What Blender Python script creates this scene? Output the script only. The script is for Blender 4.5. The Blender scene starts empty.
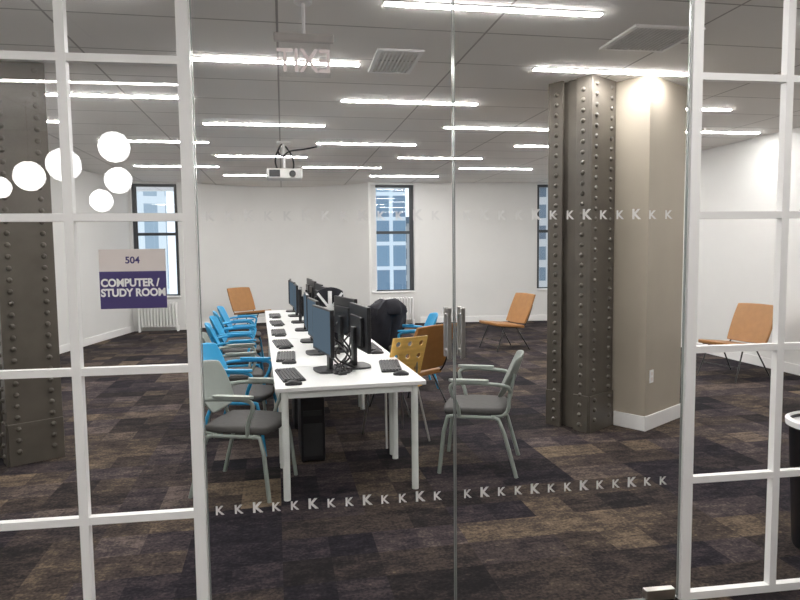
import bpy, math, random
from mathutils import Vector, Matrix
random.seed(5)
scene = bpy.context.scene
col = scene.collection
D = math.radians
H = 3.04

# ---------------------------------------------------------------- materials
def nt(name):
    m = bpy.data.materials.new(name); m.use_nodes = True
    t = m.node_tree
    return m, t, t.nodes["Principled BSDF"]

def mat(name, c, rough=0.5, metal=0.0, var=0.06, scale=12.0, bump=0.0, spec=0.5, coat=0.0):
    m, t, b = nt(name)
    n = t.nodes.new("ShaderNodeTexNoise"); n.inputs["Scale"].default_value = scale
    n.inputs["Detail"].default_value = 4
    tc = t.nodes.new("ShaderNodeTexCoord")
    t.links.new(tc.outputs["Object"], n.inputs["Vector"])
    r = t.nodes.new("ShaderNodeValToRGB")
    r.color_ramp.elements[0].position = 0.3; r.color_ramp.elements[1].position = 0.7
    r.color_ramp.elements[0].color = (c[0]*(1-var), c[1]*(1-var), c[2]*(1-var), 1)
    r.color_ramp.elements[1].color = (min(1,c[0]*(1+var)), min(1,c[1]*(1+var)), min(1,c[2]*(1+var)), 1)
    t.links.new(n.outputs["Fac"], r.inputs["Fac"])
    t.links.new(r.outputs["Color"], b.inputs["Base Color"])
    b.inputs["Roughness"].default_value = rough
    b.inputs["Metallic"].default_value = metal
    b.inputs["Specular IOR Level"].default_value = spec
    b.inputs["Coat Weight"].default_value = coat
    if bump:
        bp = t.nodes.new("ShaderNodeBump"); bp.inputs["Strength"].default_value = bump
        n2 = t.nodes.new("ShaderNodeTexNoise"); n2.inputs["Scale"].default_value = scale*12
        t.links.new(tc.outputs["Object"], n2.inputs["Vector"])
        t.links.new(n2.outputs["Fac"], bp.inputs["Height"])
        t.links.new(bp.outputs["Normal"], b.inputs["Normal"])
    return m

def emis(name, c, s):
    m, t, b = nt(name)
    t.nodes.remove(b)
    e = t.nodes.new("ShaderNodeEmission"); e.inputs["Color"].default_value = (*c, 1); e.inputs["Strength"].default_value = s
    t.links.new(e.outputs[0], t.nodes["Material Output"].inputs[0])
    return m

def glassy(name, refl, tint=(1,1,1), diff=None, dcol=(1,1,1)):
    m, t, b = nt(name)
    t.nodes.remove(b)
    tr = t.nodes.new("ShaderNodeBsdfTransparent"); tr.inputs[0].default_value = (*tint, 1)
    gl = t.nodes.new("ShaderNodeBsdfGlossy"); gl.inputs["Roughness"].default_value = 0.0
    mx = t.nodes.new("ShaderNodeMixShader"); mx.inputs[0].default_value = refl
    t.links.new(tr.outputs[0], mx.inputs[1]); t.links.new(gl.outputs[0], mx.inputs[2])
    out = mx
    if diff:
        d = t.nodes.new("ShaderNodeBsdfDiffuse"); d.inputs[0].default_value = (*dcol, 1)
        m2 = t.nodes.new("ShaderNodeMixShader"); m2.inputs[0].default_value = diff
        t.links.new(mx.outputs[0], m2.inputs[1]); t.links.new(d.outputs[0], m2.inputs[2]); out = m2
    t.links.new(out.outputs[0], t.nodes["Material Output"].inputs[0])
    return m

def carpet_mat():
    m, t, b = nt("carpet_tiles")
    N = t.nodes; L = t.links
    tc = N.new("ShaderNodeTexCoord")
    mp = N.new("ShaderNodeMapping"); mp.inputs["Rotation"].default_value = (0, 0, D(-11))
    L.new(tc.outputs["Object"], mp.inputs["Vector"])
    def tiles(sx, sy, ox=0):
        sc = N.new("ShaderNodeVectorMath"); sc.operation = 'MULTIPLY_ADD'; sc.inputs[1].default_value = (sx, sy, 0); sc.inputs[2].default_value = (ox, ox, 0)
        L.new(mp.outputs[0], sc.inputs[0])
        fl = N.new("ShaderNodeVectorMath"); fl.operation = 'FLOOR'; L.new(sc.outputs[0], fl.inputs[0])
        wn = N.new("ShaderNodeTexWhiteNoise"); wn.noise_dimensions = '2D'; L.new(fl.outputs[0], wn.inputs["Vector"])
        return wn
    w1 = tiles(2.0, 2.0); w2 = tiles(4.0, 4.0); w3 = tiles(2.0, 4.0, 50)
    nz = N.new("ShaderNodeTexNoise"); nz.inputs["Scale"].default_value = 6.0; nz.inputs["Detail"].default_value = 10; nz.inputs["Roughness"].default_value = 0.8
    st = N.new("ShaderNodeMapping"); st.inputs["Scale"].default_value = (1, 1.8, 1); L.new(mp.outputs[0], st.inputs["Vector"])
    L.new(st.outputs[0], nz.inputs["Vector"])
    fine = N.new("ShaderNodeTexNoise"); fine.inputs["Scale"].default_value = 60.0; fine.inputs["Detail"].default_value = 3
    L.new(mp.outputs[0], fine.inputs["Vector"])
    def mul(a, k):
        q = N.new("ShaderNodeMath"); q.operation = 'MULTIPLY'; L.new(a, q.inputs[0]); q.inputs[1].default_value = k; return q.outputs[0]
    def add(a, c):
        q = N.new("ShaderNodeMath"); q.operation = 'ADD'; L.new(a, q.inputs[0]); L.new(c, q.inputs[1]); return q.outputs[0]
    s = add(add(add(mul(w1.outputs["Value"], .19), mul(w2.outputs["Value"], .17)), mul(nz.outputs["Fac"], .85)), mul(fine.outputs["Fac"], .36))
    r = N.new("ShaderNodeValToRGB"); e = r.color_ramp.elements
    e[0].position = .60; e[0].color = (.009, .008, .009, 1)
    e[1].position = 1.0; e[1].color = (.18, .135, .092, 1)
    x = e.new(.72); x.color = (.023, .018, .019, 1)
    x = e.new(.86); x.color = (.066, .050, .041, 1)
    L.new(s, r.inputs["Fac"])
    r2 = N.new("ShaderNodeValToRGB")
    r2.color_ramp.elements[0].position = .35; r2.color_ramp.elements[0].color = (.80, .83, 1.06, 1)
    r2.color_ramp.elements[1].position = .6; r2.color_ramp.elements[1].color = (1, 1, .98, 1)
    L.new(w3.outputs["Value"], r2.inputs["Fac"])
    mm = N.new("ShaderNodeMix"); mm.data_type = 'RGBA'; mm.blend_type = 'MULTIPLY'; mm.inputs[0].default_value = 1
    L.new(r.outputs["Color"], mm.inputs[6]); L.new(r2.outputs["Color"], mm.inputs[7])
    L.new(mm.outputs[2], b.inputs["Base Color"])
    b.inputs["Roughness"].default_value = .95; b.inputs["Specular IOR Level"].default_value = .15
    bp = N.new("ShaderNodeBump"); bp.inputs["Strength"].default_value = .3
    L.new(fine.outputs["Fac"], bp.inputs["Height"]); L.new(bp.outputs["Normal"], b.inputs["Normal"])
    return m

def ceiling_mat():
    m, t, b = nt("ceiling_tiles")
    N = t.nodes; L = t.links
    tc = N.new("ShaderNodeTexCoord")
    mp = N.new("ShaderNodeMapping"); mp.inputs["Rotation"].default_value = (0, 0, D(-10.3))
    L.new(tc.outputs["Object"], mp.inputs["Vector"])
    br = N.new("ShaderNodeTexBrick"); br.offset = 0; br.squash = 1
    br.inputs["Scale"].default_value = 1.0; br.inputs["Brick Width"].default_value = 1.37; br.inputs["Row Height"].default_value = .705
    br.inputs["Mortar Size"].default_value = .008; br.inputs["Mortar Smooth"].default_value = .1
    br.inputs["Color1"].default_value = (.84, .82, .79, 1); br.inputs["Color2"].default_value = (.81, .79, .76, 1)
    br.inputs["Mortar"].default_value = (.42, .40, .38, 1)
    L.new(mp.outputs[0], br.inputs["Vector"])
    L.new(br.outputs["Color"], b.inputs["Base Color"])
    b.inputs["Roughness"].default_value = .9
    return m

def facade_mat(name, pane, frame, bw, bh, mort):
    m, t, b = nt(name)
    N = t.nodes; L = t.links
    tc = N.new("ShaderNodeTexCoord")
    sp = N.new("ShaderNodeSeparateXYZ"); L.new(tc.outputs["Object"], sp.inputs[0])
    ad = N.new("ShaderNodeMath"); ad.operation = 'ADD'; L.new(sp.outputs[0], ad.inputs[0]); L.new(sp.outputs[1], ad.inputs[1])
    cb = N.new("ShaderNodeCombineXYZ"); L.new(ad.outputs[0], cb.inputs[0]); L.new(sp.outputs[2], cb.inputs[1])
    br = N.new("ShaderNodeTexBrick"); br.offset = 0
    br.inputs["Scale"].default_value = 1.0; br.inputs["Brick Width"].default_value = bw; br.inputs["Row Height"].default_value = bh
    br.inputs["Mortar Size"].default_value = mort
    br.inputs["Color1"].default_value = (*pane, 1); br.inputs["Color2"].default_value = (pane[0]*.6, pane[1]*.6, pane[2]*.65, 1)
    br.inputs["Mortar"].default_value = (*frame, 1)
    L.new(cb.outputs[0], br.inputs["Vector"]); L.new(br.outputs["Color"], b.inputs["Base Color"])
    b.inputs["Roughness"].default_value = .5
    return m

def wood_mat(name, c):
    m, t, b = nt(name)
    N = t.nodes; L = t.links
    tc = N.new("ShaderNodeTexCoord")
    mp = N.new("ShaderNodeMapping"); mp.inputs["Scale"].default_value = (2, 2, 14); L.new(tc.outputs["Object"], mp.inputs["Vector"])
    n = N.new("ShaderNodeTexNoise"); n.inputs["Scale"].default_value = 3; n.inputs["Detail"].default_value = 5; L.new(mp.outputs[0], n.inputs["Vector"])
    r = N.new("ShaderNodeValToRGB")
    r.color_ramp.elements[0].position = .3; r.color_ramp.elements[0].color = (c[0]*.8, c[1]*.76, c[2]*.7, 1)
    r.color_ramp.elements[1].position = .7; r.color_ramp.elements[1].color = (*c, 1)
    L.new(n.outputs["Fac"], r.inputs["Fac"]); L.new(r.outputs["Color"], b.inputs["Base Color"])
    b.inputs["Roughness"].default_value = .4
    return m

M_wall = mat("white_wall_paint", (.74, .735, .72), .7, var=.015, scale=2)
M_white = mat("white_enamel", (.88, .87, .86), .35, var=.01)
M_frame = mat("white_frame_paint", (.95, .945, .935), .4, var=.005)
M_carpet = carpet_mat()
M_ceil = ceiling_mat()
M_steel = mat("taupe_painted_steel", (.098, .086, .071), .36, var=.14, scale=6, bump=.05)
M_beige = mat("beige_paint", (.39, .345, .28), .65, var=.03, scale=3)
M_glass = glassy("clear_glass", .04)
M_wglass = glassy("window_glass", .03)
M_frost = glassy("frosted_film", .02, diff=.75, dcol=(.9, .9, .89))
M_edge = mat("glass_edge", (.30, .32, .31), .25, metal=.3)
M_chrome = mat("brushed_metal", (.62, .61, .59), .3, metal=1.0, var=.04)
M_purple = mat("purple_vinyl", (.045, .028, .16), .5, var=.03)
M_plate = mat("beige_plate", (.80, .73, .70), .5, var=.02)
M_text = mat("white_vinyl", (.95, .95, .95), .5, var=.005)
M_table = mat("white_laminate", (.88, .88, .87), .3, var=.01)
M_legwhite = mat("white_powder_coat", (.82, .85, .82), .4, var=.01)
M_black = mat("black_plastic", (.010, .010, .012), .4, var=.1)
M_blackcloth = mat("black_fabric", (.012, .012, .018), .9, var=.2, scale=20, bump=.2)
M_key = mat("dark_keycaps", (.03, .03, .032), .5, var=.1)
M_greyseat = mat("grey_upholstery", (.085, .082, .080), .85, var=.08, scale=30, bump=.2)
M_greyframe = mat("pale_grey_green_plastic", (.30, .34, .31), .4, var=.03)
M_greyback = mat("grey_plastic_shell", (.27, .30, .275), .45, var=.03)
M_blue = mat("bright_blue_plastic", (.03, .33, .62), .4, var=.04)
M_tan = mat("tan_leather", (.33, .155, .048), .45, var=.08, scale=14, bump=.05)
M_yellow = wood_mat("honey_plywood", (.88, .56, .16))
M_rod = mat("dark_metal_rod", (.05, .05, .05), .35, metal=.7)
M_win = mat("dark_window_frame", (.045, .05, .055), .45)
M_light = emis("led_diffuser", (1.0, .98, .95), 106)
M_corr = emis("corridor_led_diffuser", (1.0, .97, .94), 88)
M_globe = emis("opal_globe_glow", (1.0, .98, .95), 24)
M_screen = emis("monitor_glow", (.10, .14, .18), .9)
M_red = emis("exit_letter_glow", (.62, .52, .49), .8)
M_acrylic = glassy("edge_lit_acrylic", .03, diff=.05, dcol=(.9, .88, .86))
M_fac1 = facade_mat("blue_glass_facade", (.17, .28, .37), (.55, .62, .66), 1.0, 1.5, .12)
M_fac2 = facade_mat("stone_facade", (.12, .17, .21), (.42, .42, .41), 1.0, 1.5, .28)
M_fac3 = facade_mat("pale_facade", (.40, .52, .58), (.66, .72, .74), 1.3, 6.0, .25)

# ---------------------------------------------------------------- mesh builder
def chaikin(pts, it=2):
    pts = [Vector(p) for p in pts]
    for _ in range(it):
        q = [pts[0]]
        for a, b in zip(pts[:-1], pts[1:]):
            q.append(a*.75+b*.25); q.append(a*.25+b*.75)
        q.append(pts[-1]); pts = q
    return pts

class MB:
    def __init__(s): s.v = []; s.f = []
    def add(s, vs, fs):
        o = len(s.v); s.v += [tuple(v) for v in vs]; s.f += [[i+o for i in f] for f in fs]; return s
    def box(s, c, size, rot=None):
        c = Vector(c); vs = []
        for x in (-.5, .5):
            for y in (-.5, .5):
                for z in (-.5, .5):
                    p = Vector((x*size[0], y*size[1], z*size[2]))
                    if rot is not None: p = rot @ p
                    vs.append(c+p)
        return s.add(vs, [(0,1,3,2),(4,6,7,5),(0,4,5,1),(2,3,7,6),(0,2,6,4),(1,5,7,3)])
    def b2(s, x0, x1, y0, y1, z0, z1):
        return s.box(((x0+x1)/2, (y0+y1)/2, (z0+z1)/2), (x1-x0, y1-y0, z1-z0))
    def tube(s, pts, r, n=8):
        pts = [Vector(p) for p in pts]; rs = r if isinstance(r, (list, tuple)) else [r]*len(pts)
        vs = []; up = None
        for i, p in enumerate(pts):
            if i == 0: t = pts[1]-p
            elif i == len(pts)-1: t = p-pts[i-1]
            else: t = (pts[i+1]-p).normalized()+(p-pts[i-1]).normalized()
            t.normalize()
            if up is None:
                up = Vector((0,0,1)) if abs(t.z) < .9 else Vector((1,0,0))
            up = (up - t*up.dot(t)).normalized()
            sd = t.cross(up)
            for k in range(n):
                a = 2*math.pi*k/n
                vs.append(p+(up*math.cos(a)+sd*math.sin(a))*rs[i])
        fs = []
        for i in range(len(pts)-1):
            for k in range(n):
                k2 = (k+1) % n
                fs.append((i*n+k, i*n+k2, (i+1)*n+k2, (i+1)*n+k))
        fs.append(tuple(range(n))[::-1]); fs.append(tuple(range((len(pts)-1)*n, len(pts)*n)))
        return s.add(vs, fs)
    def lathe(s, prof, c=(0,0,0), n=24):
        c = Vector(c); vs = []; fs = []
        for r, z in prof:
            for k in range(n):
                a = 2*math.pi*k/n
                vs.append(c+Vector((r*math.cos(a), r*math.sin(a), z)))
        for i in range(len(prof)-1):
            for k in range(n):
                k2 = (k+1) % n
                fs.append((i*n+k, i*n+k2, (i+1)*n+k2, (i+1)*n+k))
        fs.append(tuple(range(n))[::-1]); fs.append(tuple(range((len(prof)-1)*n, len(prof)*n)))
        return s.add(vs, fs)
    def dome(s, c, nrm, r, h, n=8):
        nrm = Vector(nrm).normalized(); up = Vector((0,0,1)); sd = nrm.cross(up).normalized(); c = Vector(c)
        vs = []
        for rr, hh in ((1, 0), (.85, .55), (.5, .88)):
            for k in range(n):
                a = 2*math.pi*k/n
                vs.append(c+(up*math.cos(a)+sd*math.sin(a))*r*rr+nrm*h*hh)
        vs.append(c+nrm*h)
        fs = []
        for i in range(2):
            for k in range(n):
                k2 = (k+1) % n; fs.append((i*n+k, i*n+k2, (i+1)*n+k2, (i+1)*n+k))
        for k in range(n): fs.append((2*n+k, 2*n+(k+1) % n, 3*n))
        return s.add(vs, fs)
    def sheet(s, fn, nu, nv, th, k=.25):
        vs = []
        for h in (-.5, .5):
            for i in range(nu+1):
                for j in range(nv+1):
                    a = -1+2*i/nu; b = -1+2*j/nv
                    aa = a*math.sqrt(1-k*b*b); bb = b*math.sqrt(1-k*a*a)
                    vs.append(Vector(fn(aa, bb, h*th)))
        W = nv+1; O = (nu+1)*W; fs = []
        for i in range(nu):
            for j in range(nv):
                q = i*W+j
                fs.append((q, q+1, q+W+1, q+W)); fs.append((O+q, O+q+W, O+q+W+1, O+q+1))
        for i in range(nu):
            q = i*W; fs.append((q, q+W, O+q+W, O+q)); q = i*W+nv; fs.append((q, O+q, O+q+W, q+W))
        for j in range(nv):
            q = j; fs.append((q, O+q, O+q+1, q+1)); q = nu*W+j; fs.append((q, q+1, O+q+1, O+q))
        return s.add(vs, fs)

def fix_normals(me):
    import bmesh
    bm = bmesh.new(); bm.from_mesh(me); bmesh.ops.recalc_face_normals(bm, faces=bm.faces); bm.to_mesh(me); bm.free()

def obj(name, mb, m, parent=None, loc=(0,0,0), rz=0, bevel=0, smooth=False, sub=0, seg=2, **props):
    me = bpy.data.meshes.new(name); me.from_pydata(mb.v, [], mb.f); me.validate(); fix_normals(me)
    me.materials.append(m)
    if smooth:
        for p in me.polygons: p.use_smooth = True
        me.set_sharp_from_angle(angle=D(50))
    o = bpy.data.objects.new(name, me); col.objects.link(o)
    o.location = loc; o.rotation_euler = (0, 0, rz)
    if parent: o.parent = parent
    if bevel:
        b = o.modifiers.new("bevel", 'BEVEL'); b.width = bevel; b.segments = seg; b.limit_method = 'ANGLE'
    if sub:
        q = o.modifiers.new("sub", 'SUBSURF'); q.levels = sub; q.render_levels = sub
        for p in me.polygons: p.use_smooth = True
    for k, v in props.items(): o[k] = v
    return o

def thing(name, label, category, loc=(0,0,0), rz=0, group=None):
    e = bpy.data.objects.new(name, None); col.objects.link(e); e.empty_display_size = .1
    e.location = loc; e.rotation_euler = (0, 0, rz); e["label"] = label; e["category"] = category
    if group: e["group"] = group
    return e

def clone(root, loc, rz=None, label=None):
    n = root.copy(); col.objects.link(n); n.location = loc
    if rz is not None: n.rotation_euler = (0, 0, rz)
    if label: n["label"] = label
    def rec(src, dst):
        for ch in src.children:
            c = ch.copy(); col.objects.link(c); c.parent = dst; rec(ch, c)
    rec(root, n)
    return n

def text(name, body, size, m, parent, loc, rot, offset=0, extrude=.0006, align='LEFT', sx=1.0):
    cu = bpy.data.curves.new("tmp", 'FONT'); cu.body = body; cu.size = size; cu.extrude = extrude; cu.offset = offset
    cu.align_x = align
    ob = bpy.data.objects.new("tmp", cu); col.objects.link(ob)
    bpy.context.view_layer.update()
    dg = bpy.context.evaluated_depsgraph_get()
    me = bpy.data.meshes.new_from_object(ob.evaluated_get(dg))
    bpy.data.objects.remove(ob)
    me.materials.clear(); me.materials.append(m)
    o = bpy.data.objects.new(name, me); col.objects.link(o)
    o.parent = parent; o.location = loc; o.rotation_euler = rot; o.scale = (sx, 1, 1)
    return o

def struct(o, label=None):
    o["kind"] = "structure"
    if label: o["label"] = label
    return o

# ---------------------------------------------------------------- shell
mb = MB().b2(-7, 7, -4, 15.2, -.1, 0)
struct(obj("floor", mb, M_carpet), "dark brown patchwork carpet tile floor")
mb = MB().b2(-7, 7, -4, 15.2, H, H+.1)
struct(obj("ceiling", mb, M_ceil), "pale grey tiled ceiling")

def wall(name, p0, p1, openings=(), th=.25, m=M_wall, label=None, base=True, bside=None):
    p0 = Vector((*p0, 0)); p1 = Vector((*p1, 0)); d = p1-p0; L = d.length; rz = math.atan2(d.y, d.x)
    mb = MB(); s = 0
    for (a, b, z0, z1) in openings:
        mb.b2(s, a, 0, th, 0, H); mb.b2(a, b, 0, th, 0, z0); mb.b2(a, b, 0, th, z1, H); s = b
    mb.b2(s, L, 0, th, 0, H)
    o = struct(obj(name, mb, m, loc=p0, rz=rz), label)
    if base:
        b = MB().b2(.02, L-.02, -.018, -.001, 0, .13)
        struct(obj("baseboard_"+(bside or name[5:]), b, M_white, loc=p0, rz=rz, bevel=.004), "white painted baseboard")
    return p0, rz

ZT = 3.0
PL0, PL1 = (-5.55, 1.9), (-5.45, 13.0)
wall("wall_left", PL0, PL1, label="white painted side wall")
W1 = wall("wall_window", PL1, (-4.45, 13.2), [(.05, .95, .68, ZT)], label="white wall around a tall sash window", base=False)
W2 = wall("wall_alcove", (-.65, 13.75), (.42, 13.95), [(.05, 1.0, .68, ZT)], label="white wall around a tall sash window", base=False)
W3 = wall("wall_back", (.42, 13.95), (3.75, 14.2), [(2.62, 3.28, .68, ZT)], label="white back wall")
wall("wall_right", (3.75, 14.2), (5.72, 3.5), label="white painted side wall")
A, C, B = Vector((-4.45, 13.2)), Vector((-2.55, 15.6)), Vector((-.65, 13.75))
def arcstrip(name, off0, off1, z0, z1, m, lab):
    n = 28; vs = []; fs = []
    for i in range(n+1):
        t = i/n; p = A*(1-t)**2+C*2*t*(1-t)+B*t*t; tg = ((C-A)*(1-t)+(B-C)*t).normalized(); nr = Vector((-tg.y, tg.x))
        for o_ in (off0, off1):
            for z in (z0, z1): vs.append((p.x+nr.x*o_, p.y+nr.y*o_, z))
    for i in range(n):
        a = i*4; b = a+4
        fs += [(a, b, b+1, a+1), (a+2, a+3, b+3, b+2), (a+1, b+1, b+3, a+3), (a, a+2, b+2, b)]
    fs += [(0, 1, 3, 2), (n*4, n*4+2, n*4+3, n*4+1)]
    return struct(obj(name, MB().add(vs, fs), m, smooth=True), lab)
arcstrip("wall_curved", 0, .22, 0, H, M_wall, "white curved back wall")
arcstrip("baseboard_curved", -.018, -.001, 0, .13, M_white, "white painted baseboard")
wall("wall_corridor_left", (-5.6, -3.4), (-5.6, 1.6), label="white corridor wall", base=False)
wall("wall_corridor_right", (5.8, 3.3), (5.8, -3.4), label="white corridor wall", base=False)
wall("wall_corridor_back", (5.8, -3.4), (-5.6, -3.4), m=mat("warm_grey_paint", (.42, .40, .38), .8), label="warm grey corridor wall", base=False)

def window(name, W, s0, s1, z0=.68, z1=ZT):
    p0, rz = W
    mb = MB(); y0, y1 = .12, .19; f = .055
    mb.b2(s0, s0+f, y0, y1, z0, z1); mb.b2(s1-f, s1, y0, y1, z0, z1); mb.b2(s0+f, s1-f, y0, y1, z0, z0+f); mb.b2(s0+f, s1-f, y0, y1, z1-f, z1)
    zm = z0+(z1-z0)*.56
    mb.b2(s0+f, s1-f, y0+.01, y1-.01, zm-.03, zm+.03)
    for x in (s0+f, s1-f-.03): mb.b2(x, x+.03, y0+.015, y1-.015, z0+f, z1-f)
    o = struct(obj(name, mb, M_win, loc=p0, rz=rz), "tall dark-framed double-hung sash window")
    g = MB().b2(s0+f, s1-f, .15, .156, z0+f, z1-f)
    obj("window_glass", g, M_wglass, parent=o)
    s = MB().b2(s0+.005, s1-.005, -.05, .115, z0, z0+.03)
    obj("window_sill", s, M_white, parent=o, bevel=.006)
window("window_1", W1, .05, .95)
window("window_2", W2, .05, 1.0)
window("window_3", W3, 2.62, 3.28)

def radiator(W, s0, s1, h=.56):
    p0, rz = W
    c = Vector((math.cos(rz), math.sin(rz), 0)); n = Vector((-c.y, c.x, 0))
    r = thing("radiator", "white cast column radiator under a window", "radiator", p0+c*((s0+s1)/2)-n*.16, rz, "radiators under the windows")
    w = s1-s0; mb = MB(); k = int(w/.06)
    for i in range(k):
        x = -w/2+.03+i*.06
        for y in (-.05, 0, .05):
            mb.tube([(x, y, .10), (x, y, h)], .018, 8)
        mb.tube([(x, -.06, h), (x, .06, h)], .022, 8); mb.tube([(x, -.06, .12), (x, .06, .12)], .022, 8)
    obj("radiator_body", mb, M_white, parent=r, smooth=True)
    for x in (-w/2+.03, w/2-.03):
        obj("foot", MB().b2(x-.02, x+.02, -.06, .06, 0, .11), M_white, parent=r, bevel=.005)
radiator(W1, .12, .92); radiator(W2, .15, .95)

def building(loc, size, m, lab, rz=0):
    mb = MB().b2(-size[0]/2, size[0]/2, -size[1]/2, size[1]/2, 0, size[2])
    mb.b2(-size[0]/2-.3, size[0]/2+.3, -size[1]/2-.3, size[1]/2+.3, size[2], size[2]+.6)
    o = obj("building", mb, m, loc=loc, rz=rz); o["label"] = lab; o["category"] = "building"
    return o
building((-1.9, 42, -25), (3.8, 6, 48), M_fac1, "tall blue glass office building across the street", D(8))
building((1.2, 62, -25), (7, 6, 29.0), M_fac2, "grey stone building with rows of windows", D(-5))
building((-18.0, 44, -25), (4, 6, 50), M_fac3, "tall pale building with vertical bands", D(20))
building((-13.5, 52, -25), (3.5, 6, 50), M_fac3, "tall pale building with vertical bands", D(5))
building((12.5, 50, -25), (6, 8, 31), M_fac2, "grey stone building with rows of windows", D(-10))

# ---------------------------------------------------------------- glass front
G0 = Vector((-.812, 2.50, 0)); GR = D(8.3); MS = .436; DW = 2.11
gx = Vector((math.cos(GR), math.sin(GR), 0)); gy = Vector((-gx.y, gx.x, 0))
def gp(s, y, z): return G0+gx*s+gy*y+Vector((0, 0, z))
rails = [.557, 1.146, 1.736, 2.325, 2.925]
def partition(name, sgn, start, count, glazed):
    mb = MB()
    for i in range(count+1):
        s = start+sgn*MS*i; w = .046 if i == 0 else .034
        mb.b2(s-w/2, s+w/2, -.018, .018, 0, H)
    a = min(start, start+sgn*MS*count); b = max(start, start+sgn*MS*count)
    for z in rails: mb.b2(a, b, -.016, .016, z-.015, z+.015)
    mb.b2(a, b, -.0175, .0175, 0, .035); mb.b2(a, b, -.0175, .0175, H-.06, H)
    o = struct(obj(name, mb, M_frame, loc=G0, rz=GR), "white gridded metal frame partition")
    if glazed:
        obj("glass_pane", MB().b2(a, b, -.005, .005, 1.74, H-.01), M_glass, parent=o)
partition("wall_front_left", -1, 0, 10, True)
partition("wall_front_right", 1, DW, 10, False)
hd = MB().b2(.03, DW-.03, -.018, .018, 2.95, H)
struct(obj("trim_1", hd, M_frame, loc=G0, rz=GR), "white door header")

def door(name, s0, s1, seam, kstart, kcount, phase):
    e = MB()
    e.b2(s0-.001, s0+.002, -.0065, .0065, .012, 2.945); e.b2(s1-.002, s1+.001, -.0065, .0065, .012, 2.945)
    e.b2(s0+.002, s1-.002, -.0065, .0065, .012, .016); e.b2(s0+.002, s1-.002, -.0065, .0065, 2.941, 2.945)
    o = struct(obj(name, e, M_edge, loc=G0, rz=GR), "frameless clear glass door")
    sx = s1-.026 if seam == 'R' else s0+.026
    h = MB()
    for y in (-.032, .032):
        h.b2(sx-.009, sx+.009, y-.006, y+.006, 1.15, 1.36)
    for z in (1.18, 1.33): h.tube([(sx, -.032, z), (sx, .032, z)], .006, 10)
    obj("door_handle", h, M_chrome, parent=o, bevel=.002)
    p0 = s1-.16 if seam == 'L' else s0+.02
    obj("patch_fitting", MB().b2(p0, p0+.14, -.018, .018, .012, .06), M_chrome, parent=o, bevel=.003)
    for z in (1.722, .545):
        mbs = MB()
        for i in range(kcount):
            big = (i+phase) % 3 == 2
            size = .058 if big else .050
            s = kstart+i*.0745
            cu = bpy.data.curves.new("tmp", 'FONT'); cu.body = "K"; cu.size = size; cu.offset = .0022 if big else .0014; cu.align_x = 'CENTER'
            ob = bpy.data.objects.new("tmp", cu); col.objects.link(ob)
            bpy.context.view_layer.update()
            me = bpy.data.meshes.new_from_object(ob.evaluated_get(bpy.context.evaluated_depsgraph_get()))
            bpy.data.objects.remove(ob)
            mbs.add([(v.co.x+s, -.0068, v.co.y+z) for v in me.vertices], [tuple(p.vertices) for p in me.polygons])
        obj("frosted_lettering", mbs, M_frost, parent=o, label="row of small frosted K letters")
door("door_1", .029, 1.045, 'R', .075, 13, 0)
door("door_2", 1.051, DW-.029, 'L', 1.10, 13, 1)

# room sign
sg = thing("room_sign", "square room sign with purple lower half reading computer study room", "sign", gp(-.216, -.006, 1.387), GR)
obj("plate", MB().b2(-.122, .122, -.004, 0, 0, .228), M_plate, parent=sg, bevel=.001)
obj("lower_panel", MB().b2(-.122, .122, -.0055, -.0042, 0, .143), M_purple, parent=sg, label="purple panel")
R90 = (D(90), 0, 0)
text("room_number", "504", .036, M_purple, sg, (0, -.0046, .174), R90, .0008, align='CENTER')
text("lettering", "COMPUTER /", .041, M_text, sg, (-.118, -.0062, .086), R90, .0016, sx=.90)
text("lettering", "STUDY ROOM", .041, M_text, sg, (.119, -.0062, .048), R90, .0016, align='RIGHT', sx=.90)

# ---------------------------------------------------------------- columns
def steel_column(loc, rz, lab):
    r = thing("steel_column", lab, "column", loc, rz, "riveted steel columns")
    mb = MB()
    mb.b2(.07, .36, .03, .415, 0, H)
    mb.b2(.0, .383, 0, .022, 0, H)
    mb.b2(.0, .383, .413, .435, 0, H)
    mb.b2(0, .02, .022, .15, 0, H); mb.b2(0, .02, .285, .413, 0, H)
    mb.b2(.02, .07, .022, .045, 0, H); mb.b2(.02, .07, .39, .413, 0, H)
    mb.b2(.05, .062, .17, .265, 0, H)
    mb.b2(-.012, .0, .0, .15, 0, .32); mb.b2(-.012, .0, .285, .435, 0, .32)
    mb.b2(.0, .383, -.012, 0, 0, .32)
    obj("column_body", mb, M_steel, parent=r, bevel=.003)
    rv = MB(); z = .06
    while z < H-.03:
        o = -.012 if z < .32 else 0
        for y in (.085, .35): rv.dome((o, y, z), (-1, 0, 0), .021, .018, 10)
        for x in (.07, .31): rv.dome((x, o, z+.0435), (0, -1, 0), .021, .018, 10)
        z += .087
    obj("rivets", rv, M_steel, parent=r, smooth=True, kind="stuff")
    return r
c1 = steel_column((1.62, 5.44, 0), D(42), "dark taupe riveted steel column against a beige pier")
clone(c1, (-2.96, 4.72, 0), D(42), "dark taupe riveted steel column standing alone")
bc = thing("clad_column", "beige painted square pier with white baseboard", "column", (2.12, 5.48, 0), D(42))
obj("column_body", MB().b2(0.002, .68, 0, .74, 0, H), M_beige, parent=bc, bevel=.004)
bb = MB().b2(-.014, .694, -.014, -.001, 0, .13).b2(-.014, 0.0, -.001, .288, 0, .13)
obj("base_molding", bb, M_white, parent=bc, bevel=.003)
cR, sR = math.cos(D(42)), math.sin(D(42))
po = thing("power_outlet", "white wall power outlet on the beige pier", "outlet", (2.12+cR*.10+sR*.002, 5.48+sR*.10-cR*.002, .47), D(42))
obj("face_plate", MB().b2(-.035, .035, -.006, 0, -.057, .057), M_white, parent=po, bevel=.002)
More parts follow.
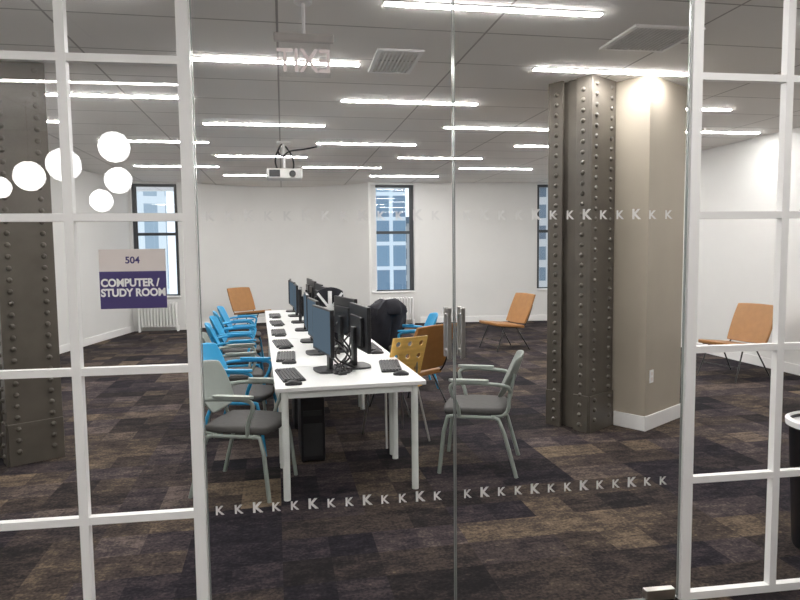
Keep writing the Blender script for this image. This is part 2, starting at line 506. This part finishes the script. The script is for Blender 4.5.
obj("socket", MB().b2(-.016, .016, -.0085, -.006, .01, .038).b2(-.016, .016, -.0085, -.006, -.038, -.01), M_plate, parent=po)

# ---------------------------------------------------------------- ceiling fixtures
LR = D(9.6)
def lin_light(x, y, L=1.34, m=M_light, rz=LR, w=.046, grp="linear lights in the ceiling"):
    r = thing("linear_light", "slim white linear LED ceiling light", "ceiling light", (x, y, H), rz, grp)
    obj("housing", MB().b2(-L/2-.01, L/2+.01, -w/2-.006, w/2+.006, -.008, 0), M_white, parent=r)
    obj("diffuser", MB().b2(-L/2, L/2, -w/2, w/2, -.014, -.0085), m, parent=r)
    return r
a1 = Vector((2.72, .40)); a2 = Vector((1.085, 1.41)); base0 = Vector((-.96, 4.97))
tmpl = lin_light(base0.x, base0.y)
def inside(p):
    return 3.3 < p.y < 13.0 and p.x > -4.6 and p.x < 4.9-(p.y-7.8)*.19-.65 and p.y > p.x*.1444+2.9
for j in range(-1, 7):
    for i in range(-5, 5):
        if (i, j) == (0, 0): continue
        p = base0+a1*i+a2*j
        if inside(p): clone(tmpl, (p.x-(.08 if j == -1 else 0), p.y, H))
lin_light(-.92, -.77, 4.2, M_corr, GR, .05, "linear lights in the corridor")
lin_light(1.55, 1.655, 1.66, M_corr, GR, .05, "linear lights in the corridor")

for (x, y, z, r) in ((-2.58, -1.68, 2.22, .10), (-2.31, -1.60, 2.32, .135), (-2.0, -1.5, 2.42, .15), (-1.55, -1.4, 2.58, .14), (-1.52, -1.34, 2.27, .12), (-1.84, -2.52, 2.17, .12)):
    t = thing("globe_pendant", "opal white globe pendant lamp", "pendant lamp", (x, y, z), 0, "cluster of globe pendants")
    n = 12; prof = [(r*math.sin(math.pi*i/n)+1e-4, -r*math.cos(math.pi*i/n)) for i in range(n+1)]
    obj("globe_shade", MB().lathe(prof, n=24), M_globe, parent=t, smooth=True)
    obj("cord", MB().tube([(0, 0, r), (0, 0, H-z)], .003, 6), M_black, parent=t)
    obj("ceiling_rose", MB().lathe([(.05, H-z-.02), (.05, H-z)], n=16), M_white, parent=t)

# exit sign
ex = thing("exit_sign", "edge-lit clear acrylic exit sign hung from the ceiling", "exit sign", (-.535, 3.78, H), D(10))
obj("mount_stem", MB().tube([(0, 0, -.2), (0, 0, 0)], .010, 10).lathe([(.05, -.03), (.05, 0)], n=20), M_white, parent=ex, smooth=True)
obj("housing", MB().b2(-.17, .17, -.018, .018, -.245, -.20), mat("pale_housing", (.55, .52, .50), .4), parent=ex, bevel=.006)
obj("acrylic_panel", MB().b2(-.15, .15, -.004, .004, -.44, -.245), M_acrylic, parent=ex)
text("lettering", "EXIT", .185, M_red, ex, (0, .0055, -.408), (D(90), 0, D(180)), .002, align='CENTER', sx=.82)

def vent(x, y, w, d):
    r = thing("air_vent", "square louvred ceiling air vent", "air vent", (x, y, H), LR, "ceiling air vents")
    f = MB()
    f.b2(-w/2, w/2, -d/2, -d/2+.03, -.014, 0).b2(-w/2, w/2, d/2-.03, d/2, -.014, 0).b2(-w/2, -w/2+.03, -d/2+.03, d/2-.03, -.014, 0).b2(w/2-.03, w/2, -d/2+.03, d/2-.03, -.014, 0)
    obj("vent_frame", f, M_white, parent=r)
    s = MB(); k = int((w-.06)/.03)
    for i in range(k):
        s.box((-w/2+.045+i*.03, 0, -.007), (.014, d-.06, .004), Matrix.Rotation(D(35), 3, 'Y'))
    obj("louvres", s, mat("vent_grey", (.75, .74, .72), .5), parent=r)
vent(-.02, 5.02, .34, .6); vent(1.75, 4.55, .5, .5)

# projector
pj = thing("projector", "white ceiling-mounted projector with black cables", "projector", (-1.52, 8.62, H), D(12))
obj("mount_plate", MB().b2(-.09, .09, -.09, .09, -.02, 0), M_white, parent=pj)
obj("mount_pole", MB().tube([(0, 0, -.34), (0, 0, -.02)], .018, 12), M_white, parent=pj, smooth=True)
obj("projector_body", MB().b2(-.23, .23, -.17, .17, -.49, -.36), mat("projector_shell", (.62, .61, .6), .4), parent=pj, bevel=.02, seg=3)
obj("bracket", MB().b2(-.12, .12, -.012, .012, -.36, -.34).b2(-.12, -.10, -.1, .1, -.365, -.35).b2(.10, .12, -.1, .1, -.365, -.35), M_black, parent=pj)
obj("lens", MB().tube([(.1, -.165, -.43), (.1, -.215, -.43)], [.045, .04], 20), M_black, parent=pj, smooth=True)
obj("grille", MB().b2(-.20, -.06, -.176, -.168, -.47, -.38), M_black, parent=pj)
cb = MB()
cb.tube(chaikin([(-.02, 0, -.02), (-.09, -.05, -.12), (-.03, -.1, -.22), (.04, -.05, -.14), (.10, .05, -.10), (.28, .05, -.08), (.5, .02, -.03)], 3), .011, 6)
cb.tube(chaikin([(-.03, 0, -.03), (-.12, -.02, -.2), (-.1, .05, -.34), (-.02, .12, -.38)], 3), .011, 6)
cb.tube(chaikin([(.02, 0, -.05), (.1, -.03, -.16), (.14, .06, -.3), (.1, .12, -.38)], 3), .011, 6)
obj("cable", cb, M_black, parent=pj, smooth=True)

# ---------------------------------------------------------------- tables
TR = D(12.5); T0 = Vector((-.31, 4.06, 0)); tw = Vector((math.cos(TR), math.sin(TR), 0)); td = Vector((-tw.y, tw.x, 0))
def tp(a, b, z=0): return T0+tw*a+td*b+Vector((0, 0, z))
TH = .74
def table(b0, L, lab):
    r = thing("computer_table", lab, "table", tp(0, b0), TR, "white tables pushed end to end")
    obj("tabletop", MB().b2(-.49, .49, .004, L-.004, TH-.028, TH), M_table, parent=r, bevel=.004)
    for x in (-.43, .42):
        for y in (.05, L-.05):
            obj("leg", MB().tube([(x, y, 0), (x, y, TH-.03)], .023, 14), M_legwhite, parent=r, smooth=True)
    fr = MB()
    for x in (-.43, .42): fr.b2(x-.015, x+.015, .07, L-.07, TH-.075, TH-.03)
    for y in (.05, L-.05): fr.b2(-.41, .40, y-.015, y+.015, TH-.075, TH-.03)
    obj("apron_rail", fr, M_legwhite, parent=r)
table(0, .74, "short white table at the end of the row")
table(.745, 1.58, "long white table holding computers"); table(2.33, 1.58, "long white table holding computers"); table(3.915, 1.58, "long white table holding computers")

def monitor():
    r = thing("monitor", "black flat computer monitor on a stand on the white table", "monitor", (0, 0, 0), 0, "computer monitors on the tables")
    obj("monitor_body", MB().b2(-.012, .016, -.255, .255, .13, .46).b2(-.035, -.012, -.16, .16, .17, .38), M_black, parent=r, bevel=.005)
    obj("screen", MB().b2(.0162, .0172, -.24, .24, .15, .447), M_screen, parent=r)
    obj("stand_neck", MB().b2(-.06, -.03, -.035, .035, .012, .30), M_black, parent=r, bevel=.004)
    obj("stand_base", MB().sheet(lambda a, b, h: (-.03+a*.10, b*.13, .007+h), 8, 8, .014, .3), M_black, parent=r, bevel=.002)
    return r
mon = monitor(); firstm = True
def place_mon(a, b, ang):
    global firstm
    if firstm: mon.location = tp(a, b, TH); mon.rotation_euler = (0, 0, TR+D(ang)); firstm = False
    else: clone(mon, tp(a, b, TH), TR+D(ang))
for k, b in enumerate((.52, 1.32, 2.1, 2.95, 3.75, 4.55, 5.2)):
    place_mon(-.13, b+random.uniform(-.03, .03), 180+(9 if k == 0 else random.uniform(-6, 4)))
    place_mon(.15, b+.10+random.uniform(-.03, .03), (6 if k == 0 else random.uniform(0, 14)))

kb = thing("keyboard", "black computer keyboard on the white table", "keyboard", (0, 0, 0), 0, "keyboards on the tables")
obj("keyboard_case", MB().b2(-.075, .075, -.215, .215, 0, .014), M_black, parent=kb, bevel=.004)
ks = MB()
for i in range(6):
    for j in range(20):
        if j in (14, 15) and i < 1: continue
        ks.b2(-.066+i*.0225, -.066+i*.0225+.018, -.205+j*.0207, -.205+j*.0207+.017, .0145, .02)
obj("keys", ks, M_key, parent=kb)
ms = thing("computer_mouse", "small black computer mouse beside a keyboard", "mouse", (0, 0, 0), 0, "mice on the tables")
obj("mouse_body", MB().sheet(lambda a, b, h: (a*.055, b*.03, .0 if h < 0 else .012+.022*(1-a*a)*(1-b*b)), 8, 8, .03, .4), M_black, parent=ms, smooth=True)
obj("scroll_wheel", MB().tube([(.025, -.004, .027), (.025, .004, .027)], .008, 12), M_key, parent=ms)
fk = True
for (a, b, ang, da) in ((-.38, .40, 6, .30), (-.37, 1.2, -3, .3), (-.37, 1.95, 4, .28), (-.38, 2.8, 0, .28), (-.37, 3.7, 3, .28), (-.37, 4.6, 0, .28), (.36, .55, 172, .3), (.37, 1.5, 180, .3), (.37, 2.3, 183, .3), (.36, 3.2, 180, .3)):
    p = tp(a, b, TH+.0005); q = tp(a+.01, b-da if a < 0 else b-.32, TH+.0005)
    if fk: kb.location = p; kb.rotation_euler = (0, 0, TR+D(ang)); ms.location = q; ms.rotation_euler = (0, 0, TR); fk = False
    else: clone(kb, p, TR+D(ang)); clone(ms, q, TR+D(ang))

for k, b in enumerate((.5, 1.4, 2.2)):
    cbz = MB(); random.seed(11+k)
    for j in range(7):
        p = [Vector((random.uniform(-.10, .10), random.uniform(-.2, .25), z)) for z in (.25, .12, .02, .009, .009, .009)]
        cbz.tube(chaikin(p, 2), .007, 6)
    o = obj("cable_tangle", cbz, M_black, loc=tp(0, b, TH), rz=TR, smooth=True)
    o["label"] = "tangle of black computer cables between monitors"; o["category"] = "cables"; o["group"] = "cable tangles on the tables"

pc = thing("computer_tower", "black computer tower standing on the carpet under the table", "computer", tp(-.20, .95), TR, "computer towers under the tables")
obj("tower_case", MB().b2(-.09, .09, -.2, .2, .01, .5), M_black, parent=pc, bevel=.01)
obj("front_grille", MB().b2(-.07, .07, -.206, -.2, .05, .3).b2(-.07, .07, -.206, -.2, .36, .40), M_key, parent=pc)
for x in (-.07, .07): obj("foot", MB().b2(x-.015, x+.015, -.18, .18, 0, .012), M_black, parent=pc)
obj("cable", MB().tube(chaikin([(.02, .1, .5), (.06, .0, .60), (-.05, -.1, .64), (-.02, -.15, .66)], 2), .012, 6).tube(chaikin([(-.03, .1, .5), (-.08, .05, .6), (.05, 0, .66)], 2), .012, 6), M_black, parent=pc, smooth=True)
for (a, b) in ((-.2, 1.9), (-.2, 3.4)): clone(pc, tp(a, b), TR)

bg = thing("monitor_stand_in", "black shape on the table standing in for a monitor reflecting window bars", "monitor stand-in", tp(.06, 1.76, TH), D(4))  # soft black shape added in place of a monitor with a window reflection
obj("stand_in_body", MB().sheet(lambda a, b, h: (b*.13, (h/.12)*(.13*(1-.5*a*a)*(1-.3*b*b)), .265+a*.265), 10, 8, .12, .25), M_blackcloth, parent=bg, smooth=True)
obj("reflection_stripes", MB().box((0, -.066, .28), (.035, .006, .44)).box((0, -.066, .34), (.23, .006, .035)).box((0, -.064, .34), (.022, .006, .36), Matrix.Rotation(D(38), 3, 'Y')).box((0, -.064, .34), (.022, .006, .36), Matrix.Rotation(D(-38), 3, 'Y')), M_text, parent=bg)  # reflected window mullions modelled as crossing white strips

# ---------------------------------------------------------------- chairs
def guest_chair(lab, mf, ms_, mbk, grp):
    r = thing("guest_chair", lab, "chair", (0, 0, 0), 0, grp)
    obj("seat", MB().sheet(lambda a, b, h: (a*.24, b*.235, .445+h*(1-.25*max(a*a, b*b))+(.008*b*b-.012*a*a*(a > 0))), 12, 12, .06, .22), ms_, parent=r, sub=1)
    obj("backrest", MB().sheet(lambda a, b, h: (-.265-.075*a+.055*b*b-.02*(1-a*a)+h, b*(.225+.02*a), .69+a*.165), 12, 14, .018, .28), mbk, parent=r, sub=1)
    for sy in (-1, 1):
        obj("leg", MB().tube(chaikin([(.14, sy*.235, .42), (.20, sy*.24, .41), (.245, sy*.255, 0)], 1), .014, 10), mf, parent=r, smooth=True)
        obj("leg", MB().tube(chaikin([(-.13, sy*.235, .42), (-.19, sy*.24, .40), (-.30, sy*.255, 0)], 1), .014, 10), mf, parent=r, smooth=True)
        ar = MB().tube(chaikin([(-.255, sy*.215, .60), (-.24, sy*.27, .655), (-.05, sy*.28, .668), (.13, sy*.28, .668), (.17, sy*.275, .63), (.11, sy*.25, .50), (.10, sy*.235, .42)], 2), .014, 8)
        ar.sheet(lambda a, b, h: (.03+a*.14, sy*.28+b*.026, .685+h), 6, 4, .016, .35)
        obj("armrest", ar, mf, parent=r, smooth=True)
    f = MB()
    for sy in (-1, 1):
        f.tube([(.16, sy*.235, .415), (-.15, sy*.235, .415)], .013, 8)
        f.tube(chaikin([(-.13, sy*.20, .415), (-.24, sy*.20, .43), (-.25, sy*.19, .58), (-.285, sy*.17, .72)], 2), .013, 8)
    f.tube([(.14, -.235, .41), (.14, .235, .41)], .012, 8).tube([(-.13, -.235, .41), (-.13, .235, .41)], .012, 8)
    obj("seat_frame", f, mf, parent=r, smooth=True)
    return r
def at(r, p, rz): r.location = p; r.rotation_euler = (0, 0, rz)
G = guest_chair("grey guest armchair with upholstered seat and pale frame", M_greyframe, M_greyseat, M_greyback, "grey guest armchairs")
at(G, Vector((-1.045, 4.27, 0)), D(-10))
clone(G, Vector((.56, 4.68, 0)), D(168), "grey guest armchair with upholstered seat pulled back from the table")
clone(G, tp(-.78, 2.15), D(14))
Bm = guest_chair("bright blue armchair with grey upholstered seat at the table", M_blue, M_greyseat, M_blue, "blue armchairs at the tables")
at(Bm, tp(-.72, 1.30), D(-4))
for b, g in ((3.0, 16), (3.72, 10), (4.42, 18), (5.1, 8)):
    clone(Bm, tp(-.80+random.uniform(-.02, .02), b), D(g), "bright blue plastic armchair tucked at the white table")
clone(Bm, (.10, 7.5, 0), D(188), "bright blue plastic armchair beside the white table")

def lounge(lab):
    r = thing("lounge_chair", lab, "chair", (0, 0, 0), 0, "tan lounge chairs")
    obj("seat", MB().sheet(lambda a, b, h: (.02+a*.27, b*.28, .40+.03*a+h), 8, 8, .045, .08), M_tan, parent=r, bevel=.012, seg=3, smooth=True)
    obj("backrest", MB().sheet(lambda a, b, h: (-.34-.10*a+h, b*.28, .645+a*.235), 8, 8, .035, .08), M_tan, parent=r, bevel=.01, seg=3, smooth=True)
    for sy in (-1, 1):
        obj("leg", MB().tube([(.12, sy*.24, .37), (.27, sy*.27, 0)], .009, 8), M_rod, parent=r, smooth=True)
        obj("leg", MB().tube([(-.10, sy*.24, .37), (-.33, sy*.27, 0)], .009, 8), M_rod, parent=r, smooth=True)
    f = MB()
    for sy in (-1, 1):
        f.tube(chaikin([(.22, sy*.24, .395), (-.20, sy*.24, .35), (-.30, sy*.24, .42), (-.40, sy*.24, .70)], 2), .009, 8)
    f.tube([(.12, -.24, .375), (.12, .24, .375)], .009, 8).tube([(-.1, -.24, .355), (-.1, .24, .355)], .009, 8)
    f.tube([(.2, -.255, .16), (.2, .255, .16)], .006, 8)
    obj("seat_frame", f, M_rod, parent=r, smooth=True)
    return r
Lc = lounge("tan leather lounge chair on thin dark metal legs beside the wall")
at(Lc, Vector((4.08, 7.8, 0)), D(204))
clone(Lc, (1.64, 10.2, 0), D(203), "tan leather lounge chair alone on the carpet")
clone(Lc, (-2.95, 12.7, 0), D(-40), "tan leather lounge chair by the curved wall")
clone(Lc, (.06, 6.45, 0), D(133), "tan leather chair drawn up to the table")

pc_ = thing("perforated_chair", "honey plywood chair with round holes in its back", "chair", (-.06, 5.38, 0), D(118))
def holed(cols, rows, cw, ch, rad, th, tf):
    mb = MB(); n = 16
    for i in range(cols):
        for j in range(rows):
            cx = (i-(cols-1)/2)*cw; cy = (j-(rows-1)/2)*ch
            vs = []; fs = []
            for h in (-th/2, th/2):
                for k in range(n):
                    a = 2*math.pi*k/n; c, s = math.cos(a), math.sin(a); m_ = max(abs(c), abs(s))
                    vs.append(tf(cx+c/m_*cw/2, cy+s/m_*ch/2, h))
                for k in range(n):
                    a = 2*math.pi*k/n; vs.append(tf(cx+rad*math.cos(a), cy+rad*math.sin(a), h))
            for k in range(n):
                k2 = (k+1) % n
                fs.append((k, k2, n+k2, n+k)); fs.append((2*n+k, 3*n+k, 3*n+k2, 2*n+k2)); fs.append((n+k, n+k2, 3*n+k2, 3*n+k))
                a = 2*math.pi*(k+.5)/n; c, s = math.cos(a), math.sin(a)
                edge = (i == cols-1 and c > .7) or (i == 0 and c < -.7) or (j == rows-1 and s > .7) or (j == 0 and s < -.7)
                if edge: fs.append((k, 2*n+k, 2*n+k2, k2))
            mb.add(vs, fs)
    return mb
obj("backrest", holed(3, 3, .105, .11, .022, .014, lambda x, y, h: (-.225-.07*y/.17+.35*x*x+h-.02, x, .735+y)), M_yellow, parent=pc_)
obj("seat", MB().sheet(lambda a, b, h: (a*.20, b*.19, .45+.015*b*b-.01*a+h), 8, 8, .014, .18), M_yellow, parent=pc_, smooth=True)
for sy in (-1, 1):
    obj("leg", MB().tube([(.15, sy*.15, .445), (.22, sy*.20, 0)], .009, 8), M_chrome, parent=pc_, smooth=True)
    obj("leg", MB().tube([(-.14, sy*.15, .445), (-.25, sy*.20, 0)], .009, 8), M_chrome, parent=pc_, smooth=True)
f = MB()
for sy in (-1, 1):
    f.tube(chaikin([(.14, sy*.15, .438), (-.15, sy*.15, .438), (-.18, sy*.12, .5), (-.225, sy*.10, .72)], 2), .009, 8)
obj("seat_frame", f, M_chrome, parent=pc_, smooth=True)

# jacket over a chair
jr = D(140); jc = tp(.74, 3.7)
clone(G, jc, jr, "grey guest armchair with a dark jacket over its back")
jk = thing("jacket", "black winter jacket draped over a chair back", "jacket", jc+Vector((0, 0, 0)), jr)
rings = [(.38, .30, .10), (.48, .29, .13), (.62, .30, .14), (.75, .31, .14), (.86, .32, .13), (.93, .29, .115), (.975, .21, .10), (1.00, .13, .08)]
vs = []; fs = []; n = 48
for i, (z, wy, wx) in enumerate(rings):
    for k in range(n):
        a = 2*math.pi*k/n; w = 1+.09*math.sin(7*a+z*11)+.06*math.sin(13*a-z*17)+(-.16 if abs(math.sin(a)) < .12 and math.cos(a) < 0 else 0)
        vs.append((-.26-.4*(z-.7)*.45+wx*math.cos(a)*w, wy*math.sin(a)*w, z+.02*math.sin(3*a+i)))
for i in range(len(rings)-1):
    for k in range(n):
        k2 = (k+1) % n; fs.append((i*n+k, i*n+k2, (i+1)*n+k2, (i+1)*n+k))
fs.append(tuple(range((len(rings)-1)*n, len(rings)*n)))
obj("jacket_body", MB().add(vs, fs), M_blackcloth, parent=jk, smooth=True)
for sy in (-1, 1):
    obj("sleeve", MB().tube(chaikin([(-.28, sy*.24, .92), (-.26, sy*.34, .80), (-.18, sy*.38, .6), (-.10, sy*.33, .42)], 2), .06, 12), M_blackcloth, parent=jk, smooth=True)
obj("hood", MB().sheet(lambda a, b, h: (-.42+.09*b*b+.03*a-(.05*(1-b*b)*(1-a*a) if h < 0 else 0)+h, b*.15, .93+a*.09), 8, 10, .05, .4), M_blackcloth, parent=jk, smooth=True)

# waste bin
wb = thing("waste_bin", "round black waste bin with a white liner", "bin", (2.24, 3.28, 0), 0)
obj("bin_body", MB().lathe([(.15, 0), (.155, .03), (.185, .64), (.198, .65), (.198, .68), (.18, .68), (.175, .62), (.145, .04)], n=36), M_black, parent=wb, smooth=True)
obj("bin_liner", MB().lathe([(.202, .655), (.204, .685), (.185, .695), (.17, .62), (.15, .45)], n=36), M_text, parent=wb, smooth=True)

# ---------------------------------------------------------------- world, camera
w = bpy.data.worlds.new("overcast_sky"); scene.world = w; w.use_nodes = True
t = w.node_tree; bgn = t.nodes["Background"]
sky = t.nodes.new("ShaderNodeTexSky"); sky.sky_type = 'PREETHAM'
try: sky.turbidity = 6; sky.sun_direction = (.3, -.5, .8)
except Exception: pass
mx = t.nodes.new("ShaderNodeMix"); mx.data_type = 'RGBA'; mx.inputs[0].default_value = .85
t.links.new(sky.outputs[0], mx.inputs[6]); mx.inputs[7].default_value = (.78, .89, 1.0, 1)
t.links.new(mx.outputs[2], bgn.inputs["Color"]); bgn.inputs["Strength"].default_value = 1.5

cam = bpy.data.cameras.new("camera"); co = bpy.data.objects.new("camera", cam); col.objects.link(co)
cam.sensor_width = 36; cam.lens = 28.8; cam.clip_start = .05; cam.clip_end = 200
co.matrix_world = Matrix.Translation((0, 0, 1.6)) @ Matrix.Rotation(D(90-4.47), 4, 'X') @ Matrix.Rotation(D(-.65), 4, 'Z')
scene.camera = co
scene.view_settings.view_transform = 'Standard'
scene.view_settings.look = 'None'
